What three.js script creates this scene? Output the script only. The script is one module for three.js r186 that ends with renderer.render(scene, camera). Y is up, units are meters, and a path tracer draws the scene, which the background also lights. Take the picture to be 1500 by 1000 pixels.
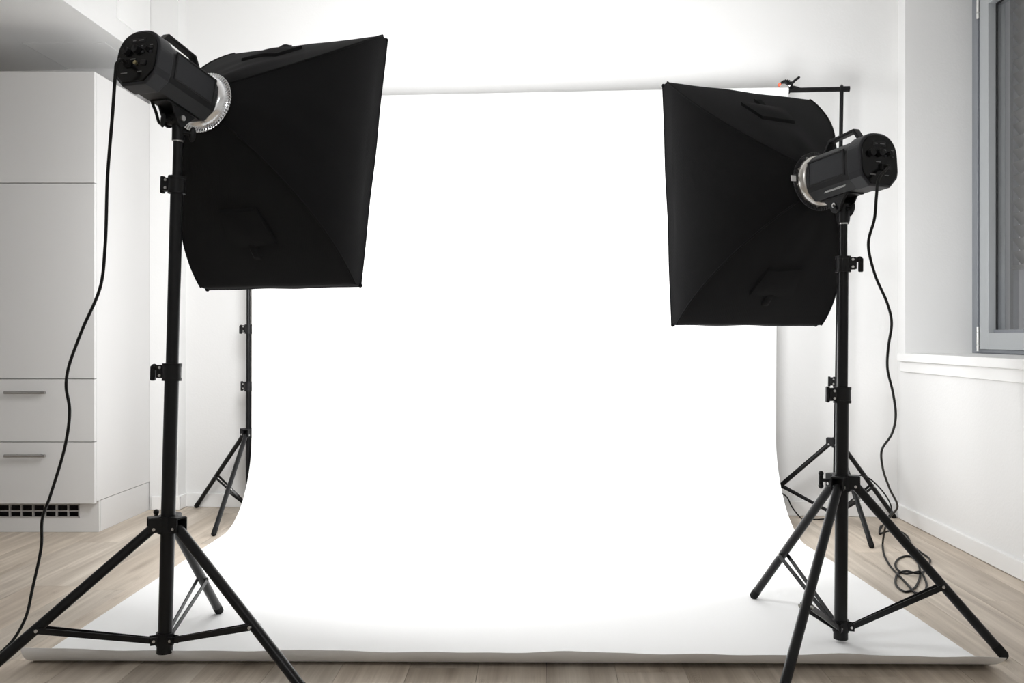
import * as THREE from 'three';
import { RoundedBoxGeometry } from 'three/addons/geometries/RoundedBoxGeometry.js';
import { mergeGeometries, toCreasedNormals } from 'three/addons/utils/BufferGeometryUtils.js';
import { RectAreaLightUniformsLib } from 'three/addons/lights/RectAreaLightUniformsLib.js';

// ---------------------------------------------------------------- camera, sky, light, exposure
const FOCAL = 1273, CX = 790, CY = 492, EYE = 0.92;           // focal length and principal point in pixels of the 1500 x 1000 frame
const scene = new THREE.Scene();
const camera = new THREE.PerspectiveCamera(2 * Math.atan(500 / FOCAL) * 180 / Math.PI, 1.5, 0.05, 60);
camera.position.set(0, EYE, 0);
camera.lookAt(0, EYE, -1);
camera.setViewOffset(1500, 1000, 750 - CX, 500 - CY, 1500, 1000);
scene.add(camera);
const renderer = new THREE.WebGLRenderer();
renderer.toneMapping = THREE.LinearToneMapping;
renderer.toneMappingExposure = 1.10;
renderer.shadowMap.enabled = true;
RectAreaLightUniformsLib.init();
scene.background = new THREE.Color().setRGB(0.20, 0.21, 0.23);   // dull dusk outside the window
const SOFTBOX_RADIANCE = { cabinetSide: 25, windowSide: 16 };
const ROOM_LAMP_RADIANCE = 12;
const LAMP_COLOR = new THREE.Color().setRGB(0.985, 0.99, 1);

// ---------------------------------------------------------------- helpers
let seed = 7;
const rnd = () => { seed = (seed * 1664525 + 1013904223) >>> 0; return seed / 4294967296; };
const V = (x, y, z) => new THREE.Vector3(x, y, z);
const at = (px, py, d) => V((px - CX) / FOCAL * d, EYE - (py - CY) / FOCAL * d, -d);
const ground = (px, py, lift = 0) => { const d = FOCAL * (EYE - lift) / (py - CY); return at(px, py, d); };
const taken = new Map();
function numbered(n) { const k = taken.get(n) ?? 0; taken.set(n, k + 1); return k ? `${n}_${String(k).padStart(3, '0')}` : n; }
const plain = (g) => (g.index ? g.toNonIndexed() : g);
const join = (list) => (list.length === 1 ? list[0] : mergeGeometries(list.map(plain)));
function mesh(name, geos, material, parent) {
  const m = new THREE.Mesh(join(Array.isArray(geos) ? geos : [geos]), material);
  m.name = parent === scene ? numbered(name) : name;
  m.castShadow = m.receiveShadow = true;
  parent.add(m);
  return m;
}
function thing(name, label, category, pos = V(0, 0, 0), group) {
  const o = new THREE.Group(); o.name = numbered(name); o.position.copy(pos); scene.add(o);
  o.userData = { label, category }; if (group) o.userData.group = group;
  return o;
}
function metricUV(g) {
  const q = plain(g), p = q.attributes.position, n = q.attributes.normal, uv = new Float32Array(p.count * 2);
  for (let i = 0; i < p.count; i++) {
    const a = Math.abs(n.getX(i)), b = Math.abs(n.getY(i)), c = Math.abs(n.getZ(i));
    const [u, v] = b > a && b > c ? [p.getX(i), p.getZ(i)] : a > c ? [p.getZ(i), p.getY(i)] : [p.getX(i), p.getY(i)];
    uv[2 * i] = u / 0.8; uv[2 * i + 1] = v / 0.8;
  }
  q.setAttribute('uv', new THREE.BufferAttribute(uv, 2)); return q;
}
function structure(o, label, category) {
  if (o.isMesh && o.material === M.wall) o.geometry = metricUV(o.geometry); o.userData = { kind: 'structure', label, category }; return o; }
const box = (x0, x1, y0, y1, z0, z1) => new THREE.BoxGeometry(Math.abs(x1 - x0), Math.abs(y1 - y0), Math.abs(z1 - z0)).translate((x0 + x1) / 2, (y0 + y1) / 2, (z0 + z1) / 2);
const rbox = (x0, x1, y0, y1, z0, z1, r = 0.003, s = 2) => new RoundedBoxGeometry(Math.abs(x1 - x0), Math.abs(y1 - y0), Math.abs(z1 - z0), s, r).translate((x0 + x1) / 2, (y0 + y1) / 2, (z0 + z1) / 2);
function frameTo(g, p, q, up) {      // takes a shape built along +y round the origin and lays it between p and q
  const dir = q.clone().sub(p).normalize();
  const qn = new THREE.Quaternion().setFromUnitVectors(V(0, 1, 0), dir);
  if (up) {
    const y = dir, z = up.clone().addScaledVector(y, -up.dot(y)).normalize(), x = y.clone().cross(z);
    qn.setFromRotationMatrix(new THREE.Matrix4().makeBasis(x, y, z));
  }
  const c = p.clone().add(q).multiplyScalar(0.5);
  return g.applyQuaternion(qn).translate(c.x, c.y, c.z);
}
const rod = (p, q, r0, r1 = r0, seg = 24) => frameTo(new THREE.CylinderGeometry(r1, r0, p.distanceTo(q), seg), p, q);
const bar = (p, q, w, t, up) => frameTo(new RoundedBoxGeometry(w, p.distanceTo(q), t, 2, Math.min(w, t) * 0.3), p, q, up);
const tube = (pts, r, seg = 120, closed = false) => new THREE.TubeGeometry(new THREE.CatmullRomCurve3(pts, closed, 'centripetal'), seg, r, 10, closed);
const ball = (p, r, s = 12) => new THREE.SphereGeometry(r, s, s).translate(p.x, p.y, p.z);

// periodic value noise for the textures
function lattice(n, m) { const a = new Float32Array(n * m); for (let i = 0; i < a.length; i++) a[i] = rnd(); return (u, v) => {
  const x = u * n, y = v * m, xi = Math.floor(x), yi = Math.floor(y), fx = x - xi, fy = y - yi;
  const sx = fx * fx * (3 - 2 * fx), sy = fy * fy * (3 - 2 * fy);
  const g = (i, j) => a[(((j % m) + m) % m) * n + (((i % n) + n) % n)];
  return (g(xi, yi) * (1 - sx) + g(xi + 1, yi) * sx) * (1 - sy) + (g(xi, yi + 1) * (1 - sx) + g(xi + 1, yi + 1) * sx) * sy; }; }
function dataTexture(w, h, fn, srgb) {
  const d = new Uint8Array(w * h * 4);
  for (let y = 0; y < h; y++) for (let x = 0; x < w; x++) {
    const c = fn((x + 0.5) / w, (y + 0.5) / h), k = (y * w + x) * 4;
    d[k] = c[0]; d[k + 1] = c[1]; d[k + 2] = c[2]; d[k + 3] = 255;
  }
  const t = new THREE.DataTexture(d, w, h); t.wrapS = t.wrapT = THREE.RepeatWrapping;
  t.magFilter = THREE.LinearFilter; t.minFilter = THREE.LinearMipmapLinearFilter; t.generateMipmaps = true;
  if (srgb) t.colorSpace = THREE.SRGBColorSpace;
  t.needsUpdate = true; return t;
}
const clamp8 = (x) => Math.max(0, Math.min(255, Math.round(x)));

// ---------------------------------------------------------------- materials
const std = (r, g, b, rough, metal = 0, extra = {}) => new THREE.MeshPhysicalMaterial({ color: new THREE.Color().setRGB(r, g, b), roughness: rough, metalness: metal, ...extra });
const fineA = lattice(128, 128), fineB = lattice(31, 31), fineC = lattice(7, 7);
const plasterBump = dataTexture(512, 512, (u, v) => { const n = 255 * (0.55 * fineA(u, v) + 0.3 * fineB(u, v) + 0.15 * fineC(u, v)); return [n, n, n].map(clamp8); });
const weaveBump = dataTexture(256, 256, (u, v) => { const a = Math.sin(u * Math.PI * 64), b = Math.sin(v * Math.PI * 64); const n = 128 + 60 * (a * b) + 50 * (fineA(u, v) - 0.5); return [n, n, n].map(clamp8); });
// oak boards: 0.6 m x 2.4 m of grain
const gA = lattice(150, 14), gB = lattice(40, 5), gC = lattice(9, 4), gD = lattice(300, 40), gE = lattice(5, 8);
const knots = Array.from({ length: 26 }, () => [rnd(), rnd(), 0.010 + rnd() * 0.022]);
const oakTexture = dataTexture(768, 2048, (u, v) => {
  const wob = 0.02 * (gE(u, v) - 0.5);
  let uu = u + wob, dark = 0;
  for (const [kx, ky, kr] of knots) {
    const dx = ((u - kx + 1.5) % 1) - 0.5, dy = (((v - ky + 1.5) % 1) - 0.5) * 1.6, q = Math.hypot(dx, dy);
    if (q < kr * 4) { const w = Math.exp(-((q / kr) ** 2)); dark += 0.65 * w * (0.6 + 0.4 * Math.sin(q * 700)); uu += dx * w * 0.7; }
  }
  const fine = gA(uu, v), mid = gB(uu, v), big = gC(uu, v), pore = gD(uu, v);
  let t = 0.62 + 0.26 * (mid - 0.5) + 0.13 * (fine - 0.5) + 0.42 * (big - 0.5) + (pore > 0.82 ? -0.06 : 0.01) - dark * 0.45;
  const smoky = Math.max(0, gC(u * 1 + 0.37, v * 2) - 0.62) * 1.1;
  t -= smoky;
  t = Math.max(0, Math.min(1, t));
  const lo = [146, 132, 117], hi = [230, 219, 204];
  return lo.map((l, i) => clamp8(l + (hi[i] - l) * t));
}, true);
const oakBump = dataTexture(512, 1024, (u, v) => { const n = 255 * (0.6 * gA(u, v) + 0.4 * gD(u, v)); return [n, n, n].map(clamp8); });

const M = {
  wall: std(0.805, 0.802, 0.792, 0.85, 0, { bumpMap: plasterBump, bumpScale: 0.0004 }),
  ceiling: std(0.87, 0.868, 0.86, 0.9),
  trim: std(0.86, 0.857, 0.845, 0.45),
  paper: std(0.93, 0.93, 0.925, 0.75),
  cabinet: std(0.665, 0.657, 0.647, 0.35),
  steel: std(0.42, 0.41, 0.40, 0.32, 1),
  ventDark: std(0.012, 0.011, 0.010, 0.8),
  grille: std(0.42, 0.405, 0.39, 0.4),
  seam: std(0.05, 0.045, 0.04, 0.9),
  alu: std(0.47, 0.49, 0.50, 0.42, 0.25),
  aluDark: std(0.27, 0.285, 0.31, 0.45, 0.25),
  gasket: std(0.006, 0.006, 0.007, 0.6),
  hinge: std(0.72, 0.72, 0.71, 0.25, 1),
  glass: new THREE.MeshPhysicalMaterial({ color: 0xffffff, roughness: 0.02, transmission: 1, thickness: 0, ior: 1.5 }),
  slat: std(0.26, 0.26, 0.255, 0.5, 0.2),
  facade: std(0.30, 0.30, 0.31, 0.9),
  poleBlack: std(0.006, 0.006, 0.0065, 0.3, 0, { specularIntensity: 0.5 }),
  plastic: std(0.007, 0.007, 0.0075, 0.45, 0, { specularIntensity: 0.5 }),
  rubber: std(0.008, 0.008, 0.008, 0.8, 0, { specularIntensity: 0.4 }),
  rivet: std(0.62, 0.61, 0.6, 0.3, 1),
  zinc: std(0.45, 0.45, 0.45, 0.35, 1),
  fabric: std(0.0095, 0.0095, 0.010, 0.9, 0, { specularIntensity: 0.3, bumpMap: weaveBump, bumpScale: 0.0004, sheen: 0.12, sheenRoughness: 0.6, sheenColor: new THREE.Color().setRGB(0.25, 0.25, 0.26) }),
  lining: std(0.75, 0.75, 0.75, 0.35, 1),
  diffuser: new THREE.MeshPhysicalMaterial({ color: 0xffffff, roughness: 0.9, emissive: LAMP_COLOR, emissiveIntensity: 1.5 }),
  body: std(0.010, 0.010, 0.011, 0.45, 0, { specularIntensity: 0.5 }),
  bodyPanel: std(0.024, 0.025, 0.029, 0.5, 0, { specularIntensity: 0.6 }),
  backPanel: std(0.004, 0.004, 0.0045, 0.18, 0, { specularIntensity: 0.45 }),
  print: std(0.20, 0.20, 0.20, 0.6),
  chrome: std(0.90, 0.905, 0.92, 0.2, 1),
  satin: std(0.62, 0.60, 0.57, 0.3, 1),
  darkMetal: std(0.06, 0.06, 0.062, 0.35, 0.7),
  brass: std(0.45, 0.40, 0.25, 0.3, 1),
  plate: std(0.50, 0.50, 0.49, 0.4),
  tag: std(0.85, 0.85, 0.84, 0.5),
  cable: std(0.007, 0.007, 0.0065, 0.5, 0, { specularIntensity: 0.5 }),
  red: std(0.75, 0.12, 0.05, 0.6),
};
const oak = [[1, 1, 1], [0.93, 0.92, 0.905], [1.06, 1.05, 1.04], [0.97, 0.98, 0.99]].map(([r, g, b]) => std(r, g, b, 0.5, 0, { map: oakTexture, bumpMap: oakBump, bumpScale: 0.0004 }));

// ---------------------------------------------------------------- the room
const ROOM = { left: -3.4, right: 1.823, top: 2.98, rear: 1.9 };
const backDepth = (x) => 4.70 - 0.0742 * (x + 1.95);           // the back wall stands a little askew
{
  const base = structure(mesh('floor', box(ROOM.left - 0.2, ROOM.right + 0.2, -0.14, -0.013, -5.1, ROOM.rear + 0.2), M.seam, scene), 'pale grey oak plank floor running towards the back wall', 'floor');
  const w = 0.19, len = 1.38, gap = 0.0011;
  let col = 0;
  for (let x = ROOM.left; x < ROOM.right + 0.05; x += w, col++) {
    const shift = (col * 0.47 + (col % 3) * 0.21) % len;
    for (let z = 0.9; z > -4.95; z -= len) {
      const z1 = Math.min(0.9, z + shift), z0 = z + shift - len;
      const a = Math.max(z0, -4.95);
      if (z1 - a < 0.05) continue;
      const g = new THREE.BoxGeometry(w - gap, 0.013, z1 - a - gap);
      const p = g.attributes.position, uv = g.attributes.uv, ou = rnd(), ov = rnd();
      for (let i = 0; i < p.count; i++) uv.setXY(i, p.getX(i) / 0.6 + ou, p.getZ(i) / 2.4 + ov);
      g.translate(x + w / 2, -0.0065, (z1 + a) / 2);
      mesh('plank', g, oak[Math.floor(rnd() * 4)], base);
    }
  }
  // the boards behind the camera, out of the picture
  mesh('plank', box(ROOM.left, ROOM.right, -0.013, 0, 0.9 + len, ROOM.rear), oak[0], base);
}
structure(mesh('ceiling', box(ROOM.left - 0.2, ROOM.right + 0.6, ROOM.top, ROOM.top + 0.2, -5.1, ROOM.rear + 0.2), M.ceiling, scene), 'white plastered ceiling of the studio room', 'ceiling');
structure(mesh('wall_left', box(ROOM.left - 0.2, ROOM.left, 0, ROOM.top, -5.1, ROOM.rear + 0.2), M.wall, scene), 'white plastered wall behind the tall cabinet', 'wall');
structure(mesh('wall_rear', box(ROOM.left, ROOM.right, 0, ROOM.top, ROOM.rear, ROOM.rear + 0.2), M.wall, scene), 'white plastered wall closing the room', 'wall');
{
  const s = new THREE.Shape([[ROOM.left, backDepth(ROOM.left)], [ROOM.right, backDepth(ROOM.right)], [ROOM.right, 5.1], [ROOM.left, 5.1]].map((p) => new THREE.Vector2(...p)));
  const g = new THREE.ExtrudeGeometry(s, { depth: ROOM.top, bevelEnabled: false }).rotateX(-Math.PI / 2);
  structure(mesh('wall_back', g, M.wall, scene), 'white plastered back wall behind the paper backdrop', 'wall');
  const skirt = (x0, x1) => { const q = new THREE.Shape([[x0, backDepth(x0) - 0.013], [x1, backDepth(x1) - 0.013], [x1, backDepth(x1) + 0.004], [x0, backDepth(x0) + 0.004]].map((p) => new THREE.Vector2(...p)));
    return new THREE.ExtrudeGeometry(q, { depth: 0.07, bevelEnabled: true, bevelSize: 0.0015, bevelThickness: 0.0015, bevelSegments: 2 }).rotateX(-Math.PI / 2).translate(0, 0.003, 0); };
  structure(mesh('baseboard_back', skirt(-1.9, ROOM.right), M.trim, scene), 'white skirting board along the back wall', 'baseboard');
}
// pilaster between cabinet and back wall
structure(mesh('trim_1', box(-2.063, -1.912, 0, ROOM.top, -4.73, -4.60), M.wall, scene), 'narrow white wall projection beside the tall cabinet', 'pilaster');
structure(mesh('baseboard_left', [rbox(-2.05, -1.90, 0.002, 0.073, -4.602, -4.588, 0.003), rbox(-1.914, -1.90, 0.002, 0.073, -4.695, -4.59, 0.003)], M.trim, scene), 'white skirting board round the wall projection', 'baseboard');

// right wall with the window niche
const WIN = { far: 4.33, near: 2.95, sill: 0.835, head: 2.66, plane: 2.156 };
{
  const R = ROOM.right, T = 2.5;
  const g = [
    box(R, T, 0, WIN.sill - 0.04, -5.1, ROOM.rear + 0.2),
    box(R, T, WIN.head, ROOM.top, -5.1, ROOM.rear + 0.2),
    box(R, T, WIN.sill - 0.04, WIN.head, -5.1, -WIN.far),
    box(R, T, WIN.sill - 0.04, WIN.head, -WIN.near, ROOM.rear + 0.2),
  ];
  structure(mesh('wall_right', g, M.wall, scene), 'white plastered wall with a deep window niche', 'wall');
  structure(mesh('baseboard_right', rbox(R - 0.013, R + 0.002, 0.002, 0.072, -4.42, ROOM.rear, 0.003), M.trim, scene), 'white skirting board below the window', 'baseboard');
  structure(mesh('trim_2', [rbox(R - 0.036, WIN.plane + 0.01, WIN.sill - 0.04, WIN.sill, -WIN.far - 0.012, -WIN.near + 0.012, 0.004), rbox(R - 0.014, R + 0.01, WIN.sill - 0.092, WIN.sill - 0.04, -WIN.far - 0.03, -WIN.near + 0.03, 0.003)], M.trim, scene), 'white window sill board with a stepped apron', 'window sill');
  // the window: outer frame, one casement, pane, hinges
  const win = new THREE.Group(); win.name = 'window_1'; scene.add(win);
  structure(win, 'grey aluminium casement window set deep in the right wall', 'window');
  const P0 = WIN.plane, far = -WIN.far, near = -WIN.near, y0 = WIN.sill, y1 = WIN.head;
  const ring = (xa, xb, w, z0, z1, a, b) => [rbox(xa, xb, a, b, z0, z0 + w, 0.002), rbox(xa, xb, a, b, z1 - w, z1, 0.002), rbox(xa, xb, a, a + w, z0 + w, z1 - w, 0.002), rbox(xa, xb, b - w, b, z0 + w, z1 - w, 0.002)];
  mesh('outer_frame', ring(P0, P0 + 0.075, 0.115, far, near, y0, y1), M.aluDark, win);
  mesh('frame_rebate', ring(P0 - 0.008, P0, 0.035, far + 0.035, near - 0.035, y0 + 0.004, y1 - 0.035), M.aluDark, win);
  const s0 = far + 0.128, s1 = near - 0.128, a = y0 + 0.022, b = y1 - 0.085;
  const sash = mesh('sash', ring(P0 - 0.026, P0 + 0.055, 0.078, s0, s1, a, b), M.alu, win);
  mesh('gasket', ring(P0 + 0.010, P0 + 0.016, 0.088, s0, s1, a, b), M.gasket, sash);
  mesh('pane', box(P0 + 0.0165, P0 + 0.0225, a + 0.07, b - 0.07, s0 + 0.07, s1 - 0.07), M.glass, sash);
  for (const [h0, h1] of [[y0 + 0.012, y0 + 0.128], [b - 0.12, b]]) {
    const p = V(P0 - 0.028, h0, s0 - 0.012), q = V(P0 - 0.028, h1, s0 - 0.012);
    const hg = mesh('hinge', rod(p, q, 0.0088), M.hinge, win);
    mesh('hinge_cap', [rod(p.clone().setY(h0 + 0.028), p.clone().setY(h0 + 0.031), 0.0095), rod(p.clone().setY(h1 - 0.026), p.clone().setY(h1 - 0.023), 0.0095)], M.zinc, hg);
  }
  // outside blind, half lowered
  const bl = thing('venetian_blind', 'grey slatted outside blind half lowered behind the window glass', 'blind', V(2.33, 1.25, -4.0));
  const rel = (g) => g.translate(-2.33, -1.25, 4.0);
  mesh('guide_rail', rel(rbox(2.315, 2.345, 0.80, 2.66, -4.275, -4.245, 0.003)), M.aluDark, bl);
  mesh('guide_rail', rel(rbox(2.315, 2.345, 0.80, 2.66, -3.02, -2.99, 0.003)), M.aluDark, bl);
  for (let y = 1.30; y < 2.62; y += 0.062) {
    const g = new RoundedBoxGeometry(0.072, 0.004, 1.21, 1, 0.0015).rotateZ(-0.95).translate(2.33, y, -3.633);
    mesh('slat', rel(g), M.slat, bl);
  }
  mesh('bottom_rail', rel(rbox(2.30, 2.36, 1.243, 1.262, -4.24, -3.03, 0.004)), M.slat, bl);
}

// the room's own ceiling lamp, above and behind the camera: it throws the small shadows under the drawer handles
{
  const c = V(-0.1, ROOM.top, 0.45), w = 1.2, l = 0.6;
  const o = thing('ceiling_lamp', 'flat white rectangular lamp fixed to the ceiling', 'lamp', c);
  mesh('frame', [rbox(-w / 2 - 0.02, w / 2 + 0.02, -0.06, 0, -l / 2 - 0.02, -l / 2, 0.003), rbox(-w / 2 - 0.02, w / 2 + 0.02, -0.06, 0, l / 2, l / 2 + 0.02, 0.003), rbox(-w / 2 - 0.02, -w / 2, -0.06, 0, -l / 2, l / 2, 0.003), rbox(w / 2, w / 2 + 0.02, -0.06, 0, -l / 2, l / 2, 0.003)], M.trim, o);
  mesh('lamp_panel', box(-w / 2, w / 2, -0.052, -0.045, -l / 2, l / 2), M.diffuser, o);
  const lamp = new THREE.RectAreaLight(new THREE.Color().setRGB(0.97, 0.985, 1), ROOM_LAMP_RADIANCE, w, l);
  lamp.name = 'ceiling_lamp_light'; lamp.position.set(0, -0.064, 0); lamp.rotation.x = -Math.PI / 2; lamp.castShadow = true; o.add(lamp);
}
// lowered ceiling over the kitchen cabinet
{
  const x1 = -2.063, y0 = 2.374;
  const hx0 = -2.57, hx1 = -2.15, hz = -4.31;
  // underside is built round the hatch opening so that the joint is a real groove
  const g = [box(ROOM.left, x1, y0 + 0.02, ROOM.top, -4.80, -1.2),
    box(ROOM.left, hx0, y0, y0 + 0.02, -4.80, -1.2), box(hx1, x1, y0, y0 + 0.02, -4.80, -1.2), box(hx0, hx1, y0, y0 + 0.02, hz, -1.2)];
  const so = structure(mesh('ceiling_soffit', g, M.wall, scene), 'lowered white ceiling box above the tall cabinet', 'soffit');
  mesh('access_hatch', rbox(hx0 + 0.004, hx1 - 0.004, y0 - 0.001, y0 + 0.019, -4.72, hz - 0.004, 0.001), M.trim, so);
  // flat panel let into the side of the box
  mesh('side_panel', rbox(x1 - 0.002, x1 + 0.006, 2.47, ROOM.top, -4.597, -4.24, 0.002), M.trim, so);
}

// ---------------------------------------------------------------- tall kitchen cabinet
{
  const xr = -2.063, xl = -2.68, zf = -4.03, zb = -4.625, o = V(-2.37, 0, -4.33);
  const c = thing('tall_cabinet', 'tall white kitchen cabinet with two handled drawers below plain doors', 'cabinet', o);
  const L = (g) => g.translate(-o.x, -o.y, -o.z);
  mesh('carcass', L(box(xl, xr - 0.001, 0.150, 2.146, zb, zf - 0.0225)), M.cabinet, c);
  const g = 0.0016;
  const front = (name, ya, yb) => mesh(name, L(rbox(xl, xr, ya + g, yb - g, zf - 0.020, zf, 0.0015)), M.cabinet, c);
  front('door', 1.629, 2.148);
  front('door', 0.721, 1.629);
  for (const [ya, yb, hy] of [[0.429, 0.721, 0.660], [0.1415, 0.429, 0.369]]) {
    const d = front('drawer', ya, yb);
    const hx0 = -2.462, hx1 = -2.274, hz = zf + 0.032;
    mesh('handle', [L(rod(V(hx0, hy, hz), V(hx1, hy, hz), 0.0072)), L(rod(V(hx0 + 0.04, hy, zf - 0.001), V(hx0 + 0.04, hy, hz), 0.0045)), L(rod(V(hx1 - 0.035, hy, zf - 0.001), V(hx1 - 0.035, hy, hz), 0.0045))], M.steel, d);
  }
  // plinth with the vent cut out
  const pf = -4.078, vx1 = -2.157, vx0 = -2.66, vy0 = 0.068, vy1 = 0.132;
  mesh('plinth', [L(box(vx1, xr - 0.004, 0.001, 0.150, pf - 0.016, pf)), L(box(xl, vx1, 0.001, vy0, pf - 0.016, pf)), L(box(xl, vx1, vy1, 0.150, pf - 0.016, pf)), L(box(xl, vx0, vy0, vy1, pf - 0.016, pf)), L(box(xr - 0.02, xr - 0.003, 0.001, 0.147, zb, pf - 0.0175))], M.cabinet, c);
  const vent = mesh('vent', L(box(xl, xr - 0.03, 0.01, 0.148, pf - 0.09, pf - 0.06)), M.ventDark, c);
  const bars = [];
  mesh('vent_frame', [L(box(vx0, vx1, vy0, vy0 + 0.005, pf - 0.012, pf + 0.002)), L(box(vx0, vx1, vy1 - 0.005, vy1, pf - 0.012, pf + 0.002)), L(box(vx1 - 0.005, vx1, vy0, vy1, pf - 0.012, pf + 0.002)), L(box(vx0, vx1, 0.0975, 0.1025, pf - 0.012, pf + 0.001))], M.grille, vent);
  for (let x = vx1 - 0.055; x > vx0; x -= 0.055) mesh('grille_bar', L(box(x - 0.0025, x + 0.0025, vy0 + 0.004, vy1 - 0.004, pf - 0.012, pf + 0.0005)), M.grille, vent);
}

// ---------------------------------------------------------------- paper backdrop
const BAR = { xl: -1.56, xr: 1.505, y: 2.118, r: 0.0118, depth: (x) => 4.22 + (1.46 - x) * 0.0735 };
{
  const prof = [];                    // [distance in front of the bar, height, stage]
  const dia = BAR.r + 0.002;
  for (let i = 0; i <= 6; i++) prof.push([-dia, BAR.y - 0.32 + 0.32 * i / 6, 0]);
  for (let i = 1; i <= 8; i++) { const a = Math.PI * i / 8; prof.push([-dia * Math.cos(a), BAR.y + dia * Math.sin(a), 0]); }
  const RAD = 0.40, y1 = RAD;
  for (let i = 1; i <= 30; i++) { const t = i / 30; prof.push([dia + 0.012 * t, BAR.y - (BAR.y - y1) * t, t * 0.5]); }
  for (let i = 1; i <= 24; i++) { const a = Math.PI / 2 * i / 24; prof.push([dia + 0.012 + RAD * (1 - Math.cos(a)), y1 - RAD * Math.sin(a), 0.5 + 0.1 * i / 24]); }
  const nFlat = 30, nCurl = 16, nx = 120;
  const startFlat = prof.length, rows = prof.length + nFlat + nCurl;
  const key = (t, list) => { for (let i = 1; i < list.length; i++) if (t <= list[i][0]) { const [a, x] = list[i - 1], [b, y] = list[i]; const k = (t - a) / (b - a); return x + (y - x) * k; } return list[list.length - 1][1]; };
  const leftX = (t) => key(t, [[0, -1.485], [0.12, -1.475], [0.3, -1.462], [0.5, -1.462], [0.6, -1.462], [1, -1.435]]);
  const rightX = (t) => key(t, [[0, 1.213], [0.12, 1.185], [0.3, 1.155], [0.5, 1.150], [0.6, 1.172], [0.75, 1.215], [0.985, 1.247], [1, 1.258]]);
  const grid = [];
  for (let j = 0; j < rows; j++) {
    const line = [];
    for (let i = 0; i <= nx; i++) {
      const s = i / nx;
      let stage, d, y;
      if (j < startFlat) { stage = prof[j][2]; } else stage = 0.6 + 0.4 * Math.min(1, (j - startFlat + 1) / nFlat);
      const x = leftX(stage) + (rightX(stage) - leftX(stage)) * s;
      const contact = 2.476 - 0.006 * s;
      if (j < startFlat) { d = BAR.depth(x) - prof[j][0]; y = prof[j][1]; }
      else if (j < startFlat + nFlat) { const t = (j - startFlat + 1) / nFlat; const d0 = BAR.depth(x) - prof[startFlat - 1][0]; d = d0 + (contact - d0) * t; y = 0; }
      else {
        const r = 0.075 + 0.115 * Math.pow(s, 1.3);
        const wave = 0.05 * Math.sin(s * 23 + 1) + 0.035 * Math.sin(s * 47) + 0.02 * Math.sin(s * 90 + 2);
        const end = (1.30 - 0.50 * Math.pow(s, 0.8) + wave * 0.55);
        const a = end * (j - startFlat - nFlat + 1) / nCurl;
        d = contact - r * Math.sin(a); y = r * (1 - Math.cos(a));
      }
      // the free vertical edges of the sheet curl backwards a little
      const edge = Math.max(0, 1 - Math.min(s, 1 - s) / 0.035);
      if (j >= 14 && j < startFlat) d += 0.010 * edge * edge * Math.sin(Math.PI * Math.min(1, (j - 14) / 40));
      line.push(V(x, y + 0.0012, -d));
    }
    grid.push(line);
  }
  const front = [], idx = [], uv = [];
  const N = nx + 1, th = 0.0007;
  const normals = grid.map((line, j) => line.map((p, i) => {
    const a = grid[Math.min(rows - 1, j + 1)][i].clone().sub(grid[Math.max(0, j - 1)][i]);
    const b = line[Math.min(nx, i + 1)].clone().sub(line[Math.max(0, i - 1)]);
    return a.cross(b).normalize();
  }));
  for (const side of [0, 1]) grid.forEach((line, j) => line.forEach((p, i) => { const q = p.clone().addScaledVector(normals[j][i], side ? -th : 0); front.push(q.x, q.y, q.z); uv.push(i / nx * 2.7, j / rows * 5); }));
  const off = rows * N;
  for (let j = 0; j < rows - 1; j++) for (let i = 0; i < nx; i++) {
    const a = j * N + i, b = a + 1, c = a + N, d = c + 1;
    idx.push(a, c, b, b, c, d, off + a, off + b, off + c, off + b, off + d, off + c);
  }
  for (let i = 0; i < nx; i++) { const a = (rows - 1) * N + i; idx.push(a, off + a, a + 1, a + 1, off + a, off + a + 1); }
  for (let j = 0; j < rows - 1; j++) for (const i of [0, nx]) { const a = j * N + i, b = a + N; idx.push(a, b, off + a, b, off + b, off + a); }
  const g = new THREE.BufferGeometry();
  g.setAttribute('position', new THREE.Float32BufferAttribute(front, 3));
  g.setAttribute('uv', new THREE.Float32BufferAttribute(uv, 2));
  g.setIndex(idx); g.computeVertexNormals();
  const p = mesh('paper_backdrop', g, M.paper, scene);
  p.userData = { label: 'seamless white paper backdrop sweeping from crossbar down onto the floor', category: 'backdrop' };
}

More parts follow.
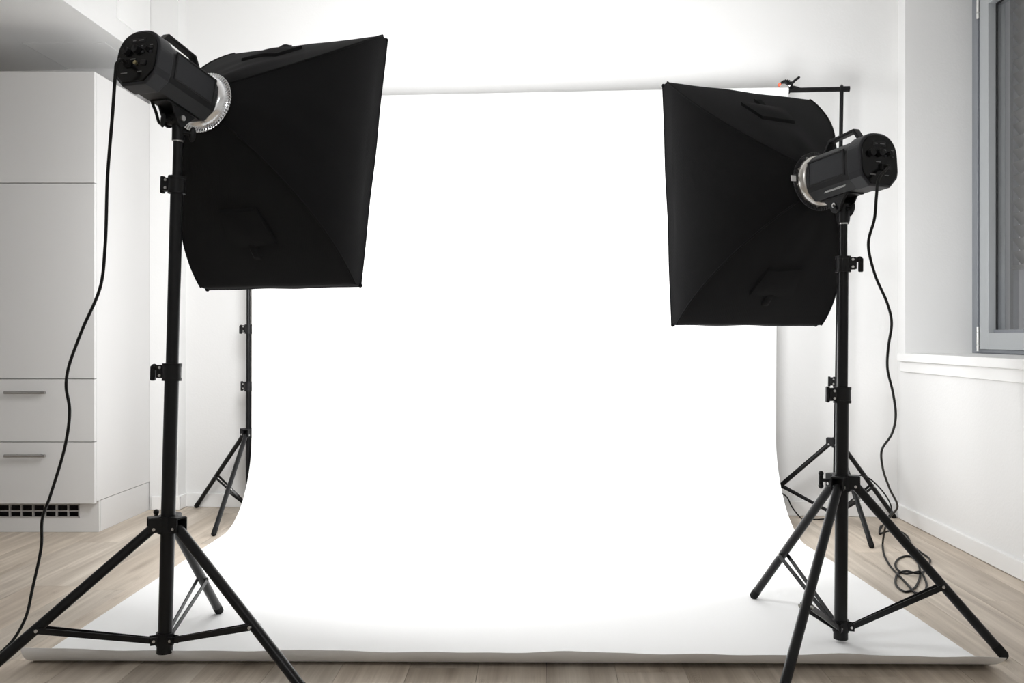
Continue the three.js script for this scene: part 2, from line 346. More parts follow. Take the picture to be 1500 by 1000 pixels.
// ---------------------------------------------------------------- stands
function stand({ name, label, category, group, base, top, bottomY, collarY, feet, tubes, clamps, legR, hub, braceAt, wing, spigot }) {
  const B = V(base[0], 0, -base[1]), T = V(top[0], top[1], -top[2]);
  const o = thing(name, label, category, B.clone(), group);
  const at3 = (y) => B.clone().lerp(T, y / T.y);
  const L = (gs) => (Array.isArray(gs) ? gs : [gs]).map((g) => plain(g).translate(-B.x, -B.y, -B.z));
  const axis = T.clone().sub(B).normalize();
  let y = bottomY;
  tubes.forEach(([yEnd, r, nm]) => { mesh(nm, L(rod(at3(y - (y > bottomY ? 0.03 : 0)), at3(yEnd), r)), M.poleBlack, o); y = yEnd; });
  mesh('end_cap', L([rod(at3(bottomY - 0.004), at3(bottomY + 0.022), tubes[0][1] + 0.0022)]), M.plastic, o);
  const dirs = feet.map(([x, d]) => V(x - B.x, 0, -d - B.z).normalize());
  const r0 = tubes[0][1];
  const collar = at3(collarY), low = at3(bottomY + 0.035);
  const side = (dir) => axis.clone().cross(dir).normalize();
  const hubTop = [rod(at3(collarY - 0.026), at3(collarY + 0.022), r0 + 0.008)], hubLow = [rod(at3(bottomY + 0.018), at3(bottomY + 0.052), r0 + 0.005)];
  const reach = r0 + hub;
  const rivTop = [], rivLow = [];
  dirs.forEach((dir) => {
    const s = side(dir);
    for (const k of [-1, 1]) {
      hubTop.push(bar(collar.clone().addScaledVector(s, k * (legR + 0.003)).addScaledVector(dir, r0 * 0.5), collar.clone().addScaledVector(s, k * (legR + 0.003)).addScaledVector(dir, reach + 0.013), 0.005, 0.039, axis));
      hubLow.push(bar(low.clone().addScaledVector(s, k * (legR * 0.75)).addScaledVector(dir, r0 * 0.5), low.clone().addScaledVector(s, k * legR * 0.75).addScaledVector(dir, reach), 0.004, 0.022, axis));
    }
    hubTop.push(bar(collar.clone().addScaledVector(dir, r0 * 0.5).addScaledVector(axis, 0.0185), collar.clone().addScaledVector(dir, reach + 0.012).addScaledVector(axis, 0.0185), legR * 2 + 0.008, 0.005, axis));
    const hp = collar.clone().addScaledVector(dir, reach).addScaledVector(axis, -0.010), lp = low.clone().addScaledVector(dir, reach - 0.008);
    rivTop.push(rod(hp.clone().addScaledVector(s, -legR - 0.0075), hp.clone().addScaledVector(s, legR + 0.0075), 0.0042, 0.0042, 12));
    rivLow.push(rod(lp.clone().addScaledVector(s, -legR * 0.75 - 0.004), lp.clone().addScaledVector(s, legR * 0.75 + 0.004), 0.0038, 0.0038, 12));
  });
  const ct = mesh('leg_collar', L(hubTop), M.plastic, o); for (const g of rivTop) mesh('rivet', L(g), M.rivet, ct);
  const cl = mesh('brace_collar', L(hubLow), M.plastic, o); for (const g of rivLow) mesh('rivet', L(g), M.rivet, cl);
  if (wing !== undefined) {             // wing screw that locks the leg collar
    const w = V(Math.cos(wing), 0, -Math.sin(wing)), p = at3(collarY + 0.004).addScaledVector(w, r0 + 0.006), q = p.clone().addScaledVector(w, 0.035);
    const s = axis.clone().cross(w).normalize();
    mesh('wing_screw', L([rod(p, q, 0.005), bar(q.clone().addScaledVector(axis, -0.020), q.clone().addScaledVector(axis, 0.022), 0.012, 0.007, s), ball(q.clone().addScaledVector(axis, 0.02), 0.008), ball(q.clone().addScaledVector(axis, -0.018), 0.008)]), M.plastic, o);
  }
  feet.forEach(([x, d], k) => {
    const dir = dirs[k], s = side(dir);
    const hinge = collar.clone().addScaledVector(dir, reach).addScaledVector(axis, -0.010);
    const foot = V(x, legR * 0.75, -d), up = hinge.clone().sub(foot).normalize();
    const leg = mesh('leg', L(rod(foot.clone().addScaledVector(up, 0.012), hinge, legR)), M.poleBlack, o);
    mesh('rubber_foot', L([rod(foot, foot.clone().addScaledVector(up, 0.035), legR + 0.0006), ball(foot.clone().addScaledVector(up, 0.002), legR * 0.96, 14)]), M.rubber, leg);
    const mid = hinge.clone().lerp(foot, braceAt);
    const lp = low.clone().addScaledVector(dir, reach - 0.008);
    for (const m of [-1, 1]) mesh('brace', L(bar(lp.clone().addScaledVector(s, m * (legR * 0.75 - 0.004)), mid.clone().addScaledVector(s, m * (legR + 0.0018)), 0.003, legR * 1.15, axis)), M.poleBlack, o);
    mesh('rivet', L(rod(mid.clone().addScaledVector(s, -legR - 0.006), mid.clone().addScaledVector(s, legR + 0.006), 0.0042, 0.0042, 12)), M.rivet, leg);
  });
  for (const { y: cy, r, turn, style } of clamps) {
    const w = V(Math.cos(turn), 0, -Math.sin(turn)), s = axis.clone().cross(w).normalize(), c = at3(cy);
    const parts = [rod(at3(cy - 0.022), at3(cy + 0.022), r + 0.0055), rod(at3(cy - 0.026), at3(cy - 0.018), r + 0.0072), rod(at3(cy + 0.014), at3(cy + 0.022), r + 0.0072)];
    for (const k of [-1, 1]) parts.push(bar(c.clone().addScaledVector(s, k * 0.008).addScaledVector(w, r * 0.6), c.clone().addScaledVector(s, k * 0.008).addScaledVector(w, r + 0.022), 0.008, 0.036, axis));
    const cm = mesh('clamp', L(parts), M.plastic, o);
    const e = c.clone().addScaledVector(w, r + 0.026);
    const p1 = c.clone().addScaledVector(w, r + 0.012).addScaledVector(axis, 0.010);
    if (style === 'hook') mesh('lever', L([bar(p1, p1.clone().addScaledVector(w, 0.026), 0.012, 0.012, axis), bar(p1.clone().addScaledVector(w, 0.023).addScaledVector(axis, 0.006), p1.clone().addScaledVector(w, 0.023).addScaledVector(axis, -0.036), 0.012, 0.014, w), ball(p1.clone().addScaledVector(w, 0.020).addScaledVector(axis, 0.002), 0.009)]), M.plastic, cm);
    else mesh('lever', L([rod(e.clone().addScaledVector(axis, 0.012).addScaledVector(w, -0.02), e.clone().addScaledVector(axis, 0.012), 0.008), rod(e.clone().addScaledVector(axis, -0.012).addScaledVector(w, -0.02), e.clone().addScaledVector(axis, -0.012), 0.008), bar(e.clone().addScaledVector(axis, -0.024), e.clone().addScaledVector(axis, 0.024), 0.014, 0.010, w)]), M.plastic, cm);
    const bs = []; for (const k of [-0.011, 0.011]) { const b = c.clone().addScaledVector(w, r + 0.010).addScaledVector(axis, k); bs.push(rod(b.clone().addScaledVector(s, -0.015), b.clone().addScaledVector(s, 0.015), 0.0038, 0.0038, 12)); }
    for (const g of bs) mesh('bolt', L(g), M.rivet, cm);
  }
  if (spigot) mesh('spigot', L([rod(at3(T.y - 0.002), at3(T.y + 0.006), tubes[tubes.length - 1][1] + 0.0006)]), M.rivet, o);
  return o;
}
// light stand next to the cabinet
stand({ name: 'light_stand', label: 'black tripod light stand carrying the flash beside the tall white cabinet', category: 'light stand', group: 'tripod light stands',
  base: [-1.036, 2.40], top: [-1.006, 1.462, 2.42], bottomY: 0.050, collarY: 0.402, feet: [[-1.061, 2.88], [-1.46, 2.15], [-0.58, 2.19]],
  tubes: [[0.825, 0.0190, 'lower_tube'], [1.345, 0.0168, 'middle_tube'], [1.462, 0.0128, 'upper_tube']], legR: 0.0135, hub: 0.020, braceAt: 0.60, wing: Math.PI * 0.8, spigot: true,
  clamps: [{ y: 0.822, r: 0.019, turn: Math.PI * 0.98, style: 'hook' }, { y: 1.342, r: 0.0168, turn: Math.PI * 0.95, style: 'block' }] });
// light stand next to the window
stand({ name: 'light_stand', label: 'black tripod light stand carrying the flash near the window sill', category: 'light stand', group: 'tripod light stands',
  base: [0.905, 2.61], top: [0.915, 1.258, 2.615], bottomY: 0.016, collarY: 0.482, feet: [[0.751, 3.045], [1.324, 2.475], [0.602, 2.17]],
  tubes: [[0.745, 0.0190, 'lower_tube'], [1.135, 0.0158, 'middle_tube'], [1.258, 0.0118, 'upper_tube']], legR: 0.0135, hub: 0.020, braceAt: 0.60, wing: Math.PI * 0.95, spigot: true,
  clamps: [{ y: 0.745, r: 0.019, turn: Math.PI * 1.02, style: 'block' }, { y: 1.138, r: 0.0158, turn: -0.15, style: 'hook' }] });
// backdrop stands
const bx = { r: 1.468, l: -1.484 };
stand({ name: 'backdrop_stand', label: 'thin black tripod stand in the corner by the window holding the crossbar', category: 'backdrop stand', group: 'stands of the backdrop',
  base: [1.434, 4.215], top: [bx.r, BAR.y - BAR.r, BAR.depth(bx.r)], bottomY: 0.030, collarY: 0.405, feet: [[1.792, 4.39], [1.441, 3.766], [1.05, 4.42]],
  tubes: [[0.70, 0.0125, 'lower_tube'], [1.30, 0.0108, 'middle_tube'], [BAR.y - BAR.r, 0.0092, 'upper_tube']], legR: 0.0112, hub: 0.020, braceAt: 0.57,
  clamps: [{ y: 0.70, r: 0.0125, turn: Math.PI, style: 'block' }, { y: 1.30, r: 0.0108, turn: Math.PI, style: 'block' }] });
stand({ name: 'backdrop_stand', label: 'thin black tripod stand between tall cabinet and paper holding the crossbar', category: 'backdrop stand', group: 'stands of the backdrop',
  base: [-1.484, 4.43], top: [bx.l, BAR.y - BAR.r, BAR.depth(bx.l)], bottomY: 0.030, collarY: 0.428, feet: [[-1.838, 4.655], [-1.498, 3.997], [-1.10, 4.58]],
  tubes: [[0.665, 0.0125, 'lower_tube'], [0.955, 0.0112, 'middle_tube'], [BAR.y - BAR.r, 0.0098, 'upper_tube']], legR: 0.0112, hub: 0.020, braceAt: 0.57,
  clamps: [{ y: 0.665, r: 0.0125, turn: Math.PI * 0.9, style: 'block' }, { y: 0.957, r: 0.0112, turn: Math.PI * 0.9, style: 'hook' }] });

// crossbar and clamp
const onBar = (x, dy = 0) => V(x, BAR.y + dy, -BAR.depth(x));
{
  const o0 = onBar(0);
  const c = thing('crossbar', 'black crossbar tube carrying the white paper on two stands', 'crossbar', o0);
  const L = (gs) => gs.map((g) => plain(g).translate(-o0.x, -o0.y, -o0.z));
  mesh('bar', L([rod(onBar(BAR.xl + 0.02), onBar(BAR.xr - 0.02), BAR.r)]), M.poleBlack, c);
  for (const [a, b] of [[BAR.xl, BAR.xl + 0.085], [BAR.xr - 0.045, BAR.xr]]) mesh('end_cap', L([rod(onBar(a), onBar(b), BAR.r + 0.0018)]), M.plastic, c);
  for (const x of [bx.l, bx.r]) {
    mesh('bolt', L([rod(onBar(x, -0.016), onBar(x, 0.018), 0.0035), ball(onBar(x, 0.021), 0.005)]), M.rivet, c);
    mesh('bushing', L([rod(onBar(x, 0.008), onBar(x, 0.0165), 0.008)]), M.plastic, c);
  }
  // spring clamp pinching the paper to the bar
  const s0 = onBar(1.205, 0.02);
  const k = thing('spring_clamp', 'black spring clamp with red jaw pad at the paper edge', 'clamp', s0);
  const d = 4.235, lift = (px, py, dd = d) => at(px, py, dd).sub(s0);
  const zz = V(0, 0, 1);
  const jaw = (pts, w) => { const s = new THREE.CatmullRomCurve3(pts), out = []; const n = 12; for (let i = 0; i < n; i++) out.push(bar(s.getPoint(i / n), s.getPoint((i + 1.12) / n > 1 ? 1 : (i + 1.12) / n), w(i / n), 0.022, zz)); return out; };
  mesh('upper_jaw', jaw([lift(1143.5, 122), lift(1150, 119.2), lift(1155, 121), lift(1158, 123.5), lift(1164, 118), lift(1171, 113)], (t) => 0.011 + 0.012 * Math.sin(Math.PI * Math.min(1, t * 1.2)) * (t < 0.6 ? 1 : 0.2)), M.plastic, k);
  mesh('lower_jaw', jaw([lift(1155.2, 137.5), lift(1155.6, 130), lift(1157, 127), lift(1163, 128), lift(1172, 131)], (t) => 0.008 + 0.005 * t).concat([rod(lift(1156.4, 125.5, d - 0.015), lift(1156.4, 125.5, d + 0.015), 0.0065)]), M.plastic, k);
  mesh('jaw_pad', [rod(lift(1142, 123.6, d - 0.010), lift(1142, 123.6, d + 0.010), 0.0075), ball(lift(1141.4, 124.6), 0.0072)], M.red, k);
  mesh('pivot_pin', rod(lift(1156.4, 125.6, d - 0.02), lift(1156.4, 125.6, d + 0.02), 0.003), M.rivet, k);
}

// ---------------------------------------------------------------- flash heads and softboxes
const RING_AT = 0.115, BACK_AT = 0.150;
function headFrame(yaw, pitch) { return new THREE.Matrix4().makeRotationFromEuler(new THREE.Euler(pitch, -yaw, 0, 'YXZ')); }
function bodyShape(w, h, cut = 0.55) {          // arched top, slanting lower flanks
  const s = new THREE.Shape(), n = 28, pts = [];
  for (let i = 0; i <= n; i++) { const a = Math.PI * i / n; pts.push([w / 2 * Math.sign(Math.cos(a)) * Math.pow(Math.abs(Math.cos(a)), 0.80), h * 0.06 + h * 0.44 * Math.pow(Math.sin(a), 0.90)]); }
  pts.push([-w / 2, -h * 0.22], [-w / 2 * 0.93, -h * 0.33], [-w / 2 * cut, -h * 0.5], [w / 2 * cut, -h * 0.5], [w / 2 * 0.93, -h * 0.33], [w / 2, -h * 0.22]);
  pts.forEach(([x, y], i) => (i ? s.lineTo(x, y) : s.moveTo(x, y))); s.closePath();
  return s;
}
function flash({ label, P, yaw, pitch, poleTop, chromeRing, whiteTag, plateSide, levers }) {
  const o = thing('studio_flash', label, 'studio flash', P, 'studio flash heads');
  const R = headFrame(yaw, pitch);
  const A = (gs) => gs.map((g) => plain(g).applyMatrix4(R));
  const W = 0.122, H = 0.138;
  const ex = (shape, z0, z1, bevel = 0.004) => new THREE.ExtrudeGeometry(shape, { depth: Math.abs(z1 - z0) - 2 * bevel, bevelEnabled: true, bevelSize: bevel, bevelThickness: bevel, bevelSegments: 3 }).translate(0, 0, Math.min(z0, z1) + bevel);
  // body along local z: back at +BACK_AT, front towards -z
  const body = mesh('body', A([ex(bodyShape(W, H), 0.105, -0.088, 0.004)]), M.body, o);
  for (const k of [-1, 1]) {
    mesh('side_panel', A([rbox(k * (W / 2 + 0.0025) - 0.002, k * (W / 2 + 0.0025) + 0.002, -0.026, 0.040, -0.070, 0.075, 0.0015)]), M.bodyPanel, body);
    mesh('panel_rim', A([rbox(k * (W / 2 + 0.003) - 0.003, k * (W / 2 + 0.003) + 0.003, 0.040, 0.046, -0.078, 0.083, 0.002), rbox(k * (W / 2 + 0.003) - 0.003, k * (W / 2 + 0.003) + 0.003, -0.032, -0.026, -0.078, 0.083, 0.002), rbox(k * (W / 2 + 0.003) - 0.003, k * (W / 2 + 0.003) + 0.003, -0.032, 0.046, 0.075, 0.083, 0.002), rbox(k * (W / 2 + 0.003) - 0.003, k * (W / 2 + 0.003) + 0.003, -0.032, 0.046, -0.078, -0.070, 0.002)]), M.body, body);
  }
  mesh('rear_housing', A([ex(bodyShape(W + 0.008, H + 0.008), BACK_AT, 0.096, 0.005)]), M.bodyPanel, o);
  const bp = mesh('control_panel', A([ex(bodyShape(W + 0.000, H + 0.000), BACK_AT + 0.004, BACK_AT - 0.004, 0.002)]), M.backPanel, o);
  const zf = BACK_AT + 0.004;
  for (const [x, y, r] of [[-0.032, 0.016, 0.0115], [0.000, 0.018, 0.0115], [0.033, 0.018, 0.007]]) mesh('dial', A([rod(V(x, y, zf - 0.001), V(x, y, zf + 0.011), r, r * 0.86), rbox(x - 0.0015, x + 0.0015, y, y + r * 0.8, zf + 0.010, zf + 0.0125, 0.0005)]), M.body, bp);
  for (const [x, y] of [[0.020, 0.022], [0.020, 0.010], [0.046, 0.020], [0.046, 0.009]]) mesh('button', A([rbox(x - 0.004, x + 0.004, y - 0.003, y + 0.003, zf - 0.001, zf + 0.003, 0.001)]), M.bodyPanel, bp);
  mesh('display', A([rbox(-0.024, 0.024, 0.038, 0.052, zf - 0.002, zf + 0.0015, 0.001)]), M.body, bp);
  mesh('jack', A([rod(V(0.004, -0.020, zf - 0.002), V(0.004, -0.020, zf + 0.006), 0.0052), rod(V(0.004, -0.020, zf), V(0.004, -0.020, zf + 0.007), 0.0030)]), M.brass, bp);
  mesh('rocker_switch', A([rbox(0.020, 0.036, -0.028, -0.014, zf - 0.001, zf + 0.004, 0.0015)]), M.body, bp);
  const marks = [];
  for (const [x, y, w] of [[-0.012, 0.045, 0.010], [0.010, 0.045, 0.016], [-0.008, -0.008, 0.016], [-0.03, -0.046, 0.02], [0.02, -0.046, 0.014], [0.046, 0.028, 0.008], [0.018, 0.028, 0.010]]) marks.push(rbox(x - w / 2, x + w / 2, y - 0.0012, y + 0.0012, zf + 0.0001, zf + 0.0022, 0.0003, 1));
  mesh('marking', A(marks), M.print, bp);
  const sock = V(chromeRing ? -0.022 : 0.008, chromeRing ? -0.020 : -0.022, zf);
  mesh('power_socket', A([rbox(sock.x - 0.010, sock.x + 0.010, sock.y - 0.009, sock.y + 0.009, zf - 0.002, zf + 0.008, 0.002)]), M.rubber, bp);
  // carrying handle
  const hy = H * 0.5;
  const hb = 0.060;
  mesh('handle', A([bar(V(0, hy - 0.006, 0.095), V(0, hy + hb * 0.72, 0.062), 0.024, 0.010, V(0, 0, 1)), bar(V(0, hy + hb * 0.68, 0.068), V(0, hy + hb * 0.60, -0.045), 0.024, 0.009, V(0, 1, 0)), bar(V(0, hy + hb * 0.63, -0.040), V(0, hy - 0.008, -0.075), 0.024, 0.010, V(0, 0, 1))]), M.body, o);
  // front bell and mount
  mesh('front_bell', A([rod(V(0, 0, -0.086), V(0, 0, -0.104), 0.058, 0.064, 40)]), M.body, o);
  const lathe = (pts, seg = 72) => new THREE.LatheGeometry(pts.map(([r, z]) => new THREE.Vector2(r, z)), seg).rotateX(-Math.PI / 2);
  // lathe y becomes -z, i.e. towards the front
  const F = 0.098;
  const dish = mesh('mount_ring', A([lathe([[0.050, F + 0.002], [0.055, F - 0.006], [0.061, F - 0.011], [0.067, F - 0.0115], [0.073, F - 0.008], [0.0775, F - 0.001], [0.0795, F + 0.007], [0.080, F + 0.014], [0.080, F + 0.0185], [0.050, F + 0.0185]])]), chromeRing ? M.chrome : M.satin, o);
  const teeth = [];
  const n = 60;
  for (let i = 0; i < n; i++) {
    const a = 2 * Math.PI * i / n, r0 = 0.0800, r1 = 0.0925;
    const g = new RoundedBoxGeometry(r1 - r0, 0.0062, 0.0052, 1, 0.0012).translate((r0 + r1) / 2, 0, 0).rotateZ(a).translate(0, 0, -F - 0.0155);
    teeth.push(g);
  }
  teeth.push(lathe([[0.0795, F + 0.0145], [0.0905, F + 0.0155], [0.0908, F + 0.018], [0.0795, F + 0.0185]]));
  mesh('ring_rim', A(teeth), chromeRing ? M.chrome : M.darkMetal, dish);
  if (!chromeRing) { const t = []; for (let i = 0; i < 10; i++) { const a = 2 * Math.PI * i / 10 + 0.2; t.push(rod(V(0.081 * Math.cos(a), 0.081 * Math.sin(a), -F - 0.014), V(0.081 * Math.cos(a), 0.081 * Math.sin(a), -F - 0.0105), 0.003, 0.003, 10)); } for (const g of t) mesh('rivet', A([g]), M.rivet, dish); }
  if (whiteTag) mesh('tag', A([rbox(-0.104, -0.086, -0.006, 0.012, -F - 0.013, -F - 0.010, 0.001)]), M.tag, dish);
  if (plateSide) mesh('name_plate', A([rbox(-0.044, 0.044, -0.008, 0.008, -0.0008, 0.0008, 0.0005).rotateY(Math.PI / 2).rotateZ(-0.62).translate(-W / 2 * 0.83 - 0.001, -H * 0.405, 0.025)]), M.plate, body);
  // tilt bracket: rides on the stand, world upright
  const d0 = V(poleTop.x, poleTop.y, poleTop.z).sub(P);
  const pivot = V(0, -H * 0.5 - 0.030, -0.012).applyMatrix4(R);
  const sideDir = V(1, 0, 0).applyMatrix4(R), fore = V(0, 0, -1).applyMatrix4(R);
  const up = V(0, 1, 0).applyMatrix4(R);
  const br = [rod(d0.clone().add(V(0, 0.002, 0)), d0.clone().add(V(0, 0.058, 0)), 0.0165, 0.0155)];
  br.push(bar(d0.clone().add(V(0, 0.045, 0)), pivot, 0.024, 0.024, sideDir));
  br.push(rod(pivot.clone().addScaledVector(sideDir, -0.020), pivot.clone().addScaledVector(sideDir, 0.020), 0.018));
  mesh('stand_socket', br, M.plastic, o);
  const ears = [];
  for (const k of [-1, 1]) {
    const s = sideDir.clone().multiplyScalar(k * 0.023);
    const sh = new THREE.Shape(); sh.moveTo(-0.052, 0.036); sh.lineTo(0.058, 0.036); sh.lineTo(0.018, -0.010); sh.absarc(0, -0.002, 0.020, -0.4, Math.PI + 0.4, true); sh.closePath();
    const g = new THREE.ExtrudeGeometry(sh, { depth: 0.004, bevelEnabled: true, bevelSize: 0.0012, bevelThickness: 0.0008, bevelSegments: 1, curveSegments: 16 }).translate(0, 0, -0.002).rotateY(Math.PI / 2).applyMatrix4(R).translate(pivot.x + s.x, pivot.y + s.y, pivot.z + s.z);
    ears.push(g);
  }
  ears.push(...A([rbox(-0.028, 0.028, -H * 0.5 - 0.008, -H * 0.5 + 0.002, -0.075, 0.055, 0.002)]));
  const ear = mesh('tilt_bracket', ears, M.darkMetal === undefined ? M.plastic : M.body, o);
  mesh('pivot_bolt', [rod(pivot.clone().addScaledVector(sideDir, -0.0305), pivot.clone().addScaledVector(sideDir, 0.0305), 0.0075)], M.rivet, ear);
  // looped tilt lever and its knob
  const e = pivot.clone().addScaledVector(sideDir, levers * 0.030);
  const q0 = e.clone().addScaledVector(fore, -0.062).addScaledVector(up, 0.030), q1 = e.clone().addScaledVector(fore, -0.020).addScaledVector(up, -0.020);
  mesh('tilt_lever', [tube([q0.clone().addScaledVector(fore, 0.02), q0, q0.clone().lerp(q1, 0.5), q1, e], 0.0042, 30)], M.plastic, o);
  // flat oval wing knob on a short screw
  const knob = (p, dir, s) => [new THREE.SphereGeometry(1, 20, 14).scale(s * 0.55, s * 1.25, 0.0055).applyQuaternion(new THREE.Quaternion().setFromUnitVectors(V(1, 0, 0), dir)).translate(p.x + dir.x * 0.016, p.y + dir.y * 0.016 - 0.002, p.z + dir.z * 0.016), rod(p.clone().addScaledVector(dir, -0.02), p.clone().addScaledVector(dir, 0.012), 0.006)];
  mesh('tilt_knob', [...knob(pivot.clone().addScaledVector(fore, -0.030).addScaledVector(V(0, 1, 0), -0.014), fore.clone().multiplyScalar(-1).setY(-0.25).normalize(), 0.016)], M.plastic, o);
  mesh('socket_knob', [...knob(d0.clone().add(V(0, 0.026, 0)).addScaledVector(sideDir, -levers * 0.020).addScaledVector(fore, 0.010), sideDir.clone().multiplyScalar(-levers).addScaledVector(fore, 0.6).normalize(), 0.017)], M.plastic, o);
  return sock.clone().add(V(0, 0, 0.008)).applyMatrix4(R).add(P);
}

const BOX = { W: 0.60, H: 0.85 };
function softbox({ label, P, yaw, pitch, D, W, H, seedAt, radiance }) {
  const R = headFrame(yaw, pitch);
  const origin = V(0, 0, -RING_AT - 0.004).applyMatrix4(R).add(P);
  const o = thing('softbox', label, 'softbox', origin, 'black fabric softboxes');
  const A = (gs) => gs.map((g) => plain(g).applyMatrix4(R));
  const r0 = 0.076;
  const corner = [[-W / 2, H / 2], [W / 2, H / 2], [W / 2, -H / 2], [-W / 2, -H / 2]];
  const ang = [Math.PI * 0.75, Math.PI * 0.25, -Math.PI * 0.25, -Math.PI * 0.75];
  const nrm = [[0, 1], [1, 0], [0, -1], [-1, 0]];
  const point = (s, v, t, out = 0) => {
    const a = corner[s], b = corner[(s + 1) % 4];
    let a0 = ang[s], a1 = ang[(s + 1) % 4]; if (a1 > a0) a1 -= 2 * Math.PI;
    const an = a0 + (a1 - a0) * v, tc = Math.min(1, t), k = 1 - Math.pow(1 - tc, 1.95), ky = 1 - Math.pow(1 - tc, 1.06);
    let x = r0 * Math.cos(an) * (1 - k) + (a[0] + (b[0] - a[0]) * v) * k, y = r0 * Math.sin(an) * (1 - ky) + (a[1] + (b[1] - a[1]) * v) * ky;
    const tt = Math.min(1, t);
    // fabric pulled taut between the four rods, with soft folds near the ring
    const sag = (s % 2 ? 0.016 : 0.006) * Math.sin(Math.PI * v) * Math.sin(Math.PI * Math.pow(tt, 0.8))
      + 0.0055 * Math.sin(v * 9 + s * 2.1 + seedAt + tt * 5) * Math.sin(Math.PI * Math.pow(tt, 0.55)) * (1 - tt) * Math.sin(Math.PI * v)
      + 0.0030 * Math.sin(v * 21 + s * 3.7 + seedAt * 2 - tt * 8) * (1 - tt) * Math.sin(Math.PI * tt) * Math.sin(Math.PI * v)
      + (t > 0.97 ? 0.0016 * Math.sin(v * 14 + s + seedAt) * Math.sin(Math.PI * v) : 0);
    x += nrm[s][0] * (sag + out); y += nrm[s][1] * (sag + out);
    return V(x, y, -(t <= 1 ? D * (0.05 * tt + 0.95 * tt) : D + (t - 1)));
  };
  const sheet = (nv, ts, out, close) => {
    const geos = [];
    for (let s = 0; s < 4; s++) {
      const pos = [], uv = [], idx = [];
      ts.forEach((t, j) => { for (let i = 0; i <= nv; i++) { const p = point(s, i / nv, t, out); pos.push(p.x, p.y, p.z); uv.push(i / nv * 2, t * 1.4); } });
      for (let j = 0; j < ts.length - 1; j++) for (let i = 0; i < nv; i++) { const a = j * (nv + 1) + i, b = a + 1, c = a + nv + 1, d = c + 1; idx.push(a, c, b, b, c, d); }
      const g = new THREE.BufferGeometry(); g.setAttribute('position', new THREE.Float32BufferAttribute(pos, 3)); g.setAttribute('uv', new THREE.Float32BufferAttribute(uv, 2)); g.setIndex(idx); g.computeVertexNormals();
      geos.push(g);
    }
    return geos;
  };
  const ts = []; for (let i = 0; i <= 40; i++) ts.push(i / 40); ts.push(1.012, 1.024, 1.034);
  const shell = mesh('fabric_shell', A(sheet(32, ts, 0)), M.fabric, o);
  mesh('lining', A(sheet(24, ts, -0.005)), M.lining, o);
  // bound hem round the mouth, little pockets for the rod tips
  const hem = []; for (let s = 0; s < 4; s++) { const pts = []; for (let i = 0; i <= 12; i++) pts.push(point(s, i / 12, 1.034, -0.0025)); hem.push(tube(pts, 0.0042, 40)); }
  for (let s = 0; s < 4; s++) hem.push(ball(point(s, 0, 1.03, -0.003), 0.0072));
  mesh('hem', A(hem), M.fabric, o);
  // sewn ridges over the four rods
  for (let s = 0; s < 4; s++) { const pts = []; for (let i = 0; i <= 20; i++) pts.push(point(s, 0, i / 20, 0)); mesh('rod_seam', A([tube(pts, 0.0035, 60)]), M.fabric, o); }
  // flaps with a strap over the rod openings
  const patch = (s, v0, v1, t0, t1, lift, taper = 0) => {
    const n = 14, pos = [], uv = [], idx = [];
    for (const top of [1, 0]) for (let j = 0; j <= n; j++) for (let i = 0; i <= n; i++) {
      const tj = j / n, vi = i / n, vm = (v0 + v1) / 2, hw = (v1 - v0) / 2 * (1 - taper * (1 - tj));
      const p = point(s, vm + (vi * 2 - 1) * hw, t0 + (t1 - t0) * tj, top ? lift * (1 + 0.7 * Math.sin(Math.PI * vi) * Math.sin(Math.PI * tj)) : -0.001);
      pos.push(p.x, p.y, p.z); uv.push(vi * 0.3, tj * 0.2);
    }
    const N = (n + 1) * (n + 1);
    for (let j = 0; j < n; j++) for (let i = 0; i < n; i++) { const a = j * (n + 1) + i, b = a + 1, c = a + n + 1, d = c + 1; idx.push(a, c, b, b, c, d, N + a, N + b, N + c, N + b, N + d, N + c); }
    for (let i = 0; i < n; i++) { const e = [[i, i + 1], [n * (n + 1) + i, n * (n + 1) + i + 1], [i * (n + 1), (i + 1) * (n + 1)], [i * (n + 1) + n, (i + 1) * (n + 1) + n]]; for (const [a, b] of e) idx.push(a, b, N + a, b, N + b, N + a); }
    const g = new THREE.BufferGeometry(); g.setAttribute('position', new THREE.Float32BufferAttribute(pos, 3)); g.setAttribute('uv', new THREE.Float32BufferAttribute(uv, 2)); g.setIndex(idx);
    g.computeVertexNormals(); return toCreasedNormals(g, 0.6);
  };
  for (const s of [0, 2]) {
    const f = mesh('vent_flap', A([patch(s, 0.34, 0.66, 0.46, 0.68, 0.0115, 0.10)]), M.fabric, o);
    mesh('strap', A([patch(s, 0.485, 0.53, 0.66, 0.77, 0.0125)]), M.fabric, f);
  }
  mesh('speed_ring', A([rod(V(0, 0, 0.003), V(0, 0, -0.012), 0.080, 0.080, 48)]), M.plastic, o);
  // glowing front cloth, and the light it gives
  const z = -D - 0.006;
  mesh('diffuser', A([box(-W / 2 + 0.012, W / 2 - 0.012, -H / 2 + 0.012, H / 2 - 0.012, z - 0.002, z)]), M.diffuser, o);
  const lamp = new THREE.RectAreaLight(LAMP_COLOR, radiance, W - 0.05, H - 0.05);
  lamp.name = 'softbox_light'; lamp.castShadow = true;
  lamp.position.copy(V(0, 0, z - 0.010).applyMatrix4(R));
  lamp.quaternion.setFromRotationMatrix(R);
  o.add(lamp);
  return o;
}
const D2R = Math.PI / 180;
const headL = { P: V(-1.010, 1.622, -2.423), yaw: 18.5 * D2R, pitch: -11.8 * D2R };
const headR = { P: V(0.915, 1.413, -2.622), yaw: -21.8 * D2R, pitch: -4.2 * D2R };
const plugL = flash({ ...headL, label: 'black studio flash with shiny chrome ring, tilted steeply down', poleTop: V(-1.006, 1.462, -2.42), chromeRing: true, levers: -1 });
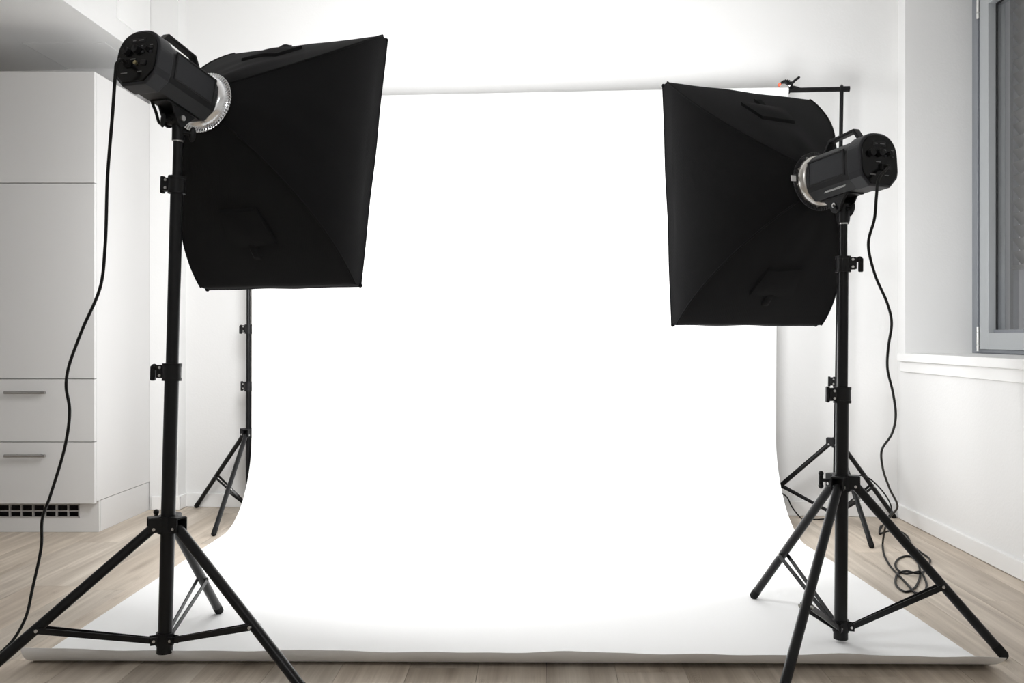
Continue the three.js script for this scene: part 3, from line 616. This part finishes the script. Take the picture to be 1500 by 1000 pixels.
const plugR = flash({ ...headR, label: 'black studio flash with dull grey ring, white tag and silver plate', poleTop: V(0.915, 1.258, -2.615), chromeRing: false, whiteTag: true, plateSide: true, levers: -1 });
softbox({ ...headL, label: 'black fabric softbox hanging in front of the chrome-ringed flash by the cabinet', D: 0.435, W: 0.595, H: 0.865, seedAt: 0.4, radiance: SOFTBOX_RADIANCE.cabinetSide });
softbox({ ...headR, label: 'black fabric softbox on the flash near the window side of the paper', D: 0.372, W: 0.604, H: 0.836, seedAt: 2.2, radiance: SOFTBOX_RADIANCE.windowSide });

// ---------------------------------------------------------------- cables
function cable(label, pts, r = 0.0042) {
  const run = new THREE.CatmullRomCurve3(pts, false, 'centripetal').getSpacedPoints(300);
  for (const p of run) p.y = Math.max(p.y, r + 0.0003);          // it lies on the boards, never in them
  const m = mesh('power_cable', tube(run, r, 600), M.cable, scene);
  m.userData = { label, category: 'cable', group: 'power cables' };
  return m;
}
cable('black power cable hanging beside the tall cabinet down to the floor', [plugL, plugL.clone().add(V(-0.006, 0.003, 0.016)), at(174.5, 89.5, 2.245), at(170.8, 93.5, 2.245), at(169.3, 106, 2.25), at(165, 165, 2.27), at(157.5, 260, 2.32), at(154, 360, 2.34), at(147, 420, 2.36), at(120, 484, 2.38), at(100, 540, 2.40), at(97, 566, 2.41), at(102, 600, 2.42), at(96, 650, 2.44), at(74, 725, 2.47), at(62, 760, 2.49), at(60.5, 800, 2.51), at(48, 860, 2.53), at(36, 908, 2.53), at(12, 945, 2.50), ground(-40, 978, 0.0045), ground(-160, 985, 0.0045)]);
const fl = (px, py) => ground(px, py, 0.0045), fu = (px, py) => ground(px, py, 0.0135);
cable('long black power cable dropping from the flash to a loop on the floor', [plugR, plugR.clone().add(V(0.004, -0.004, 0.014)), at(1287, 262, 2.44), at(1284, 285, 2.44), at(1281, 320, 2.46), at(1272, 356, 2.50), at(1281, 400, 2.54), at(1300, 445, 2.60), at(1306, 472, 2.64), at(1301, 510, 2.70), at(1300, 540, 2.76), at(1308, 575, 2.82), at(1312, 610, 2.90), at(1306, 636, 2.98), at(1292, 658, 3.06), at(1293, 685, 3.16), at(1303, 715, 3.30), at(1314.5, 742, 3.46), at(1303, 758, 3.60), at(1297, 772, 3.70), at(1294.5, 784, 3.77), fl(1293, 797), fl(1295, 812), fl(1305, 830), fl(1322, 848), fl(1334, 861), fl(1341, 868), fl(1350, 869), fl(1357, 860), fl(1355, 848), fu(1348, 837), fu(1340, 838), fl(1326, 840), fl(1315, 834), fl(1312, 824), fl(1320, 816), fl(1332, 814), fl(1343, 822), fl(1348, 838), fl(1346, 850), fl(1338, 862), fl(1326, 866.5), fl(1315, 860), fl(1312, 848), fl(1318, 838.5), fu(1328, 836), fu(1340, 839), fl(1350, 839), fl(1358, 830), fl(1362.5, 821), fl(1361, 817.5), fl(1348, 808), fl(1336, 798), fl(1328, 784), fl(1318, 778.5), fu(1302, 777.5), fl(1293, 780), fl(1289, 782), fl(1288.5, 776), fl(1290, 770)]);
cable('thin black power cable running along the back wall behind the stands', [fl(1110, 772), fl(1130, 768).setY(0.03), at(1140, 722, 4.25), at(1152, 727, 4.26), at(1160, 742, 4.22), at(1170, 755, 4.18), fl(1182, 761), fl(1205, 760), fl(1222, 758), at(1238, 738, 4.28), at(1245, 712, 4.28), at(1258, 697, 4.28), at(1274, 701, 4.2), at(1290, 716, 4.15), at(1302, 733, 4.1), at(1306, 747, 4.05), at(1301, 757, 4.0), fl(1293, 769), fl(1290, 774)], 0.0034);

scene.traverse((o) => { if (o.isMesh) { o.castShadow = true; o.receiveShadow = true; } });
renderer.render(scene, camera);
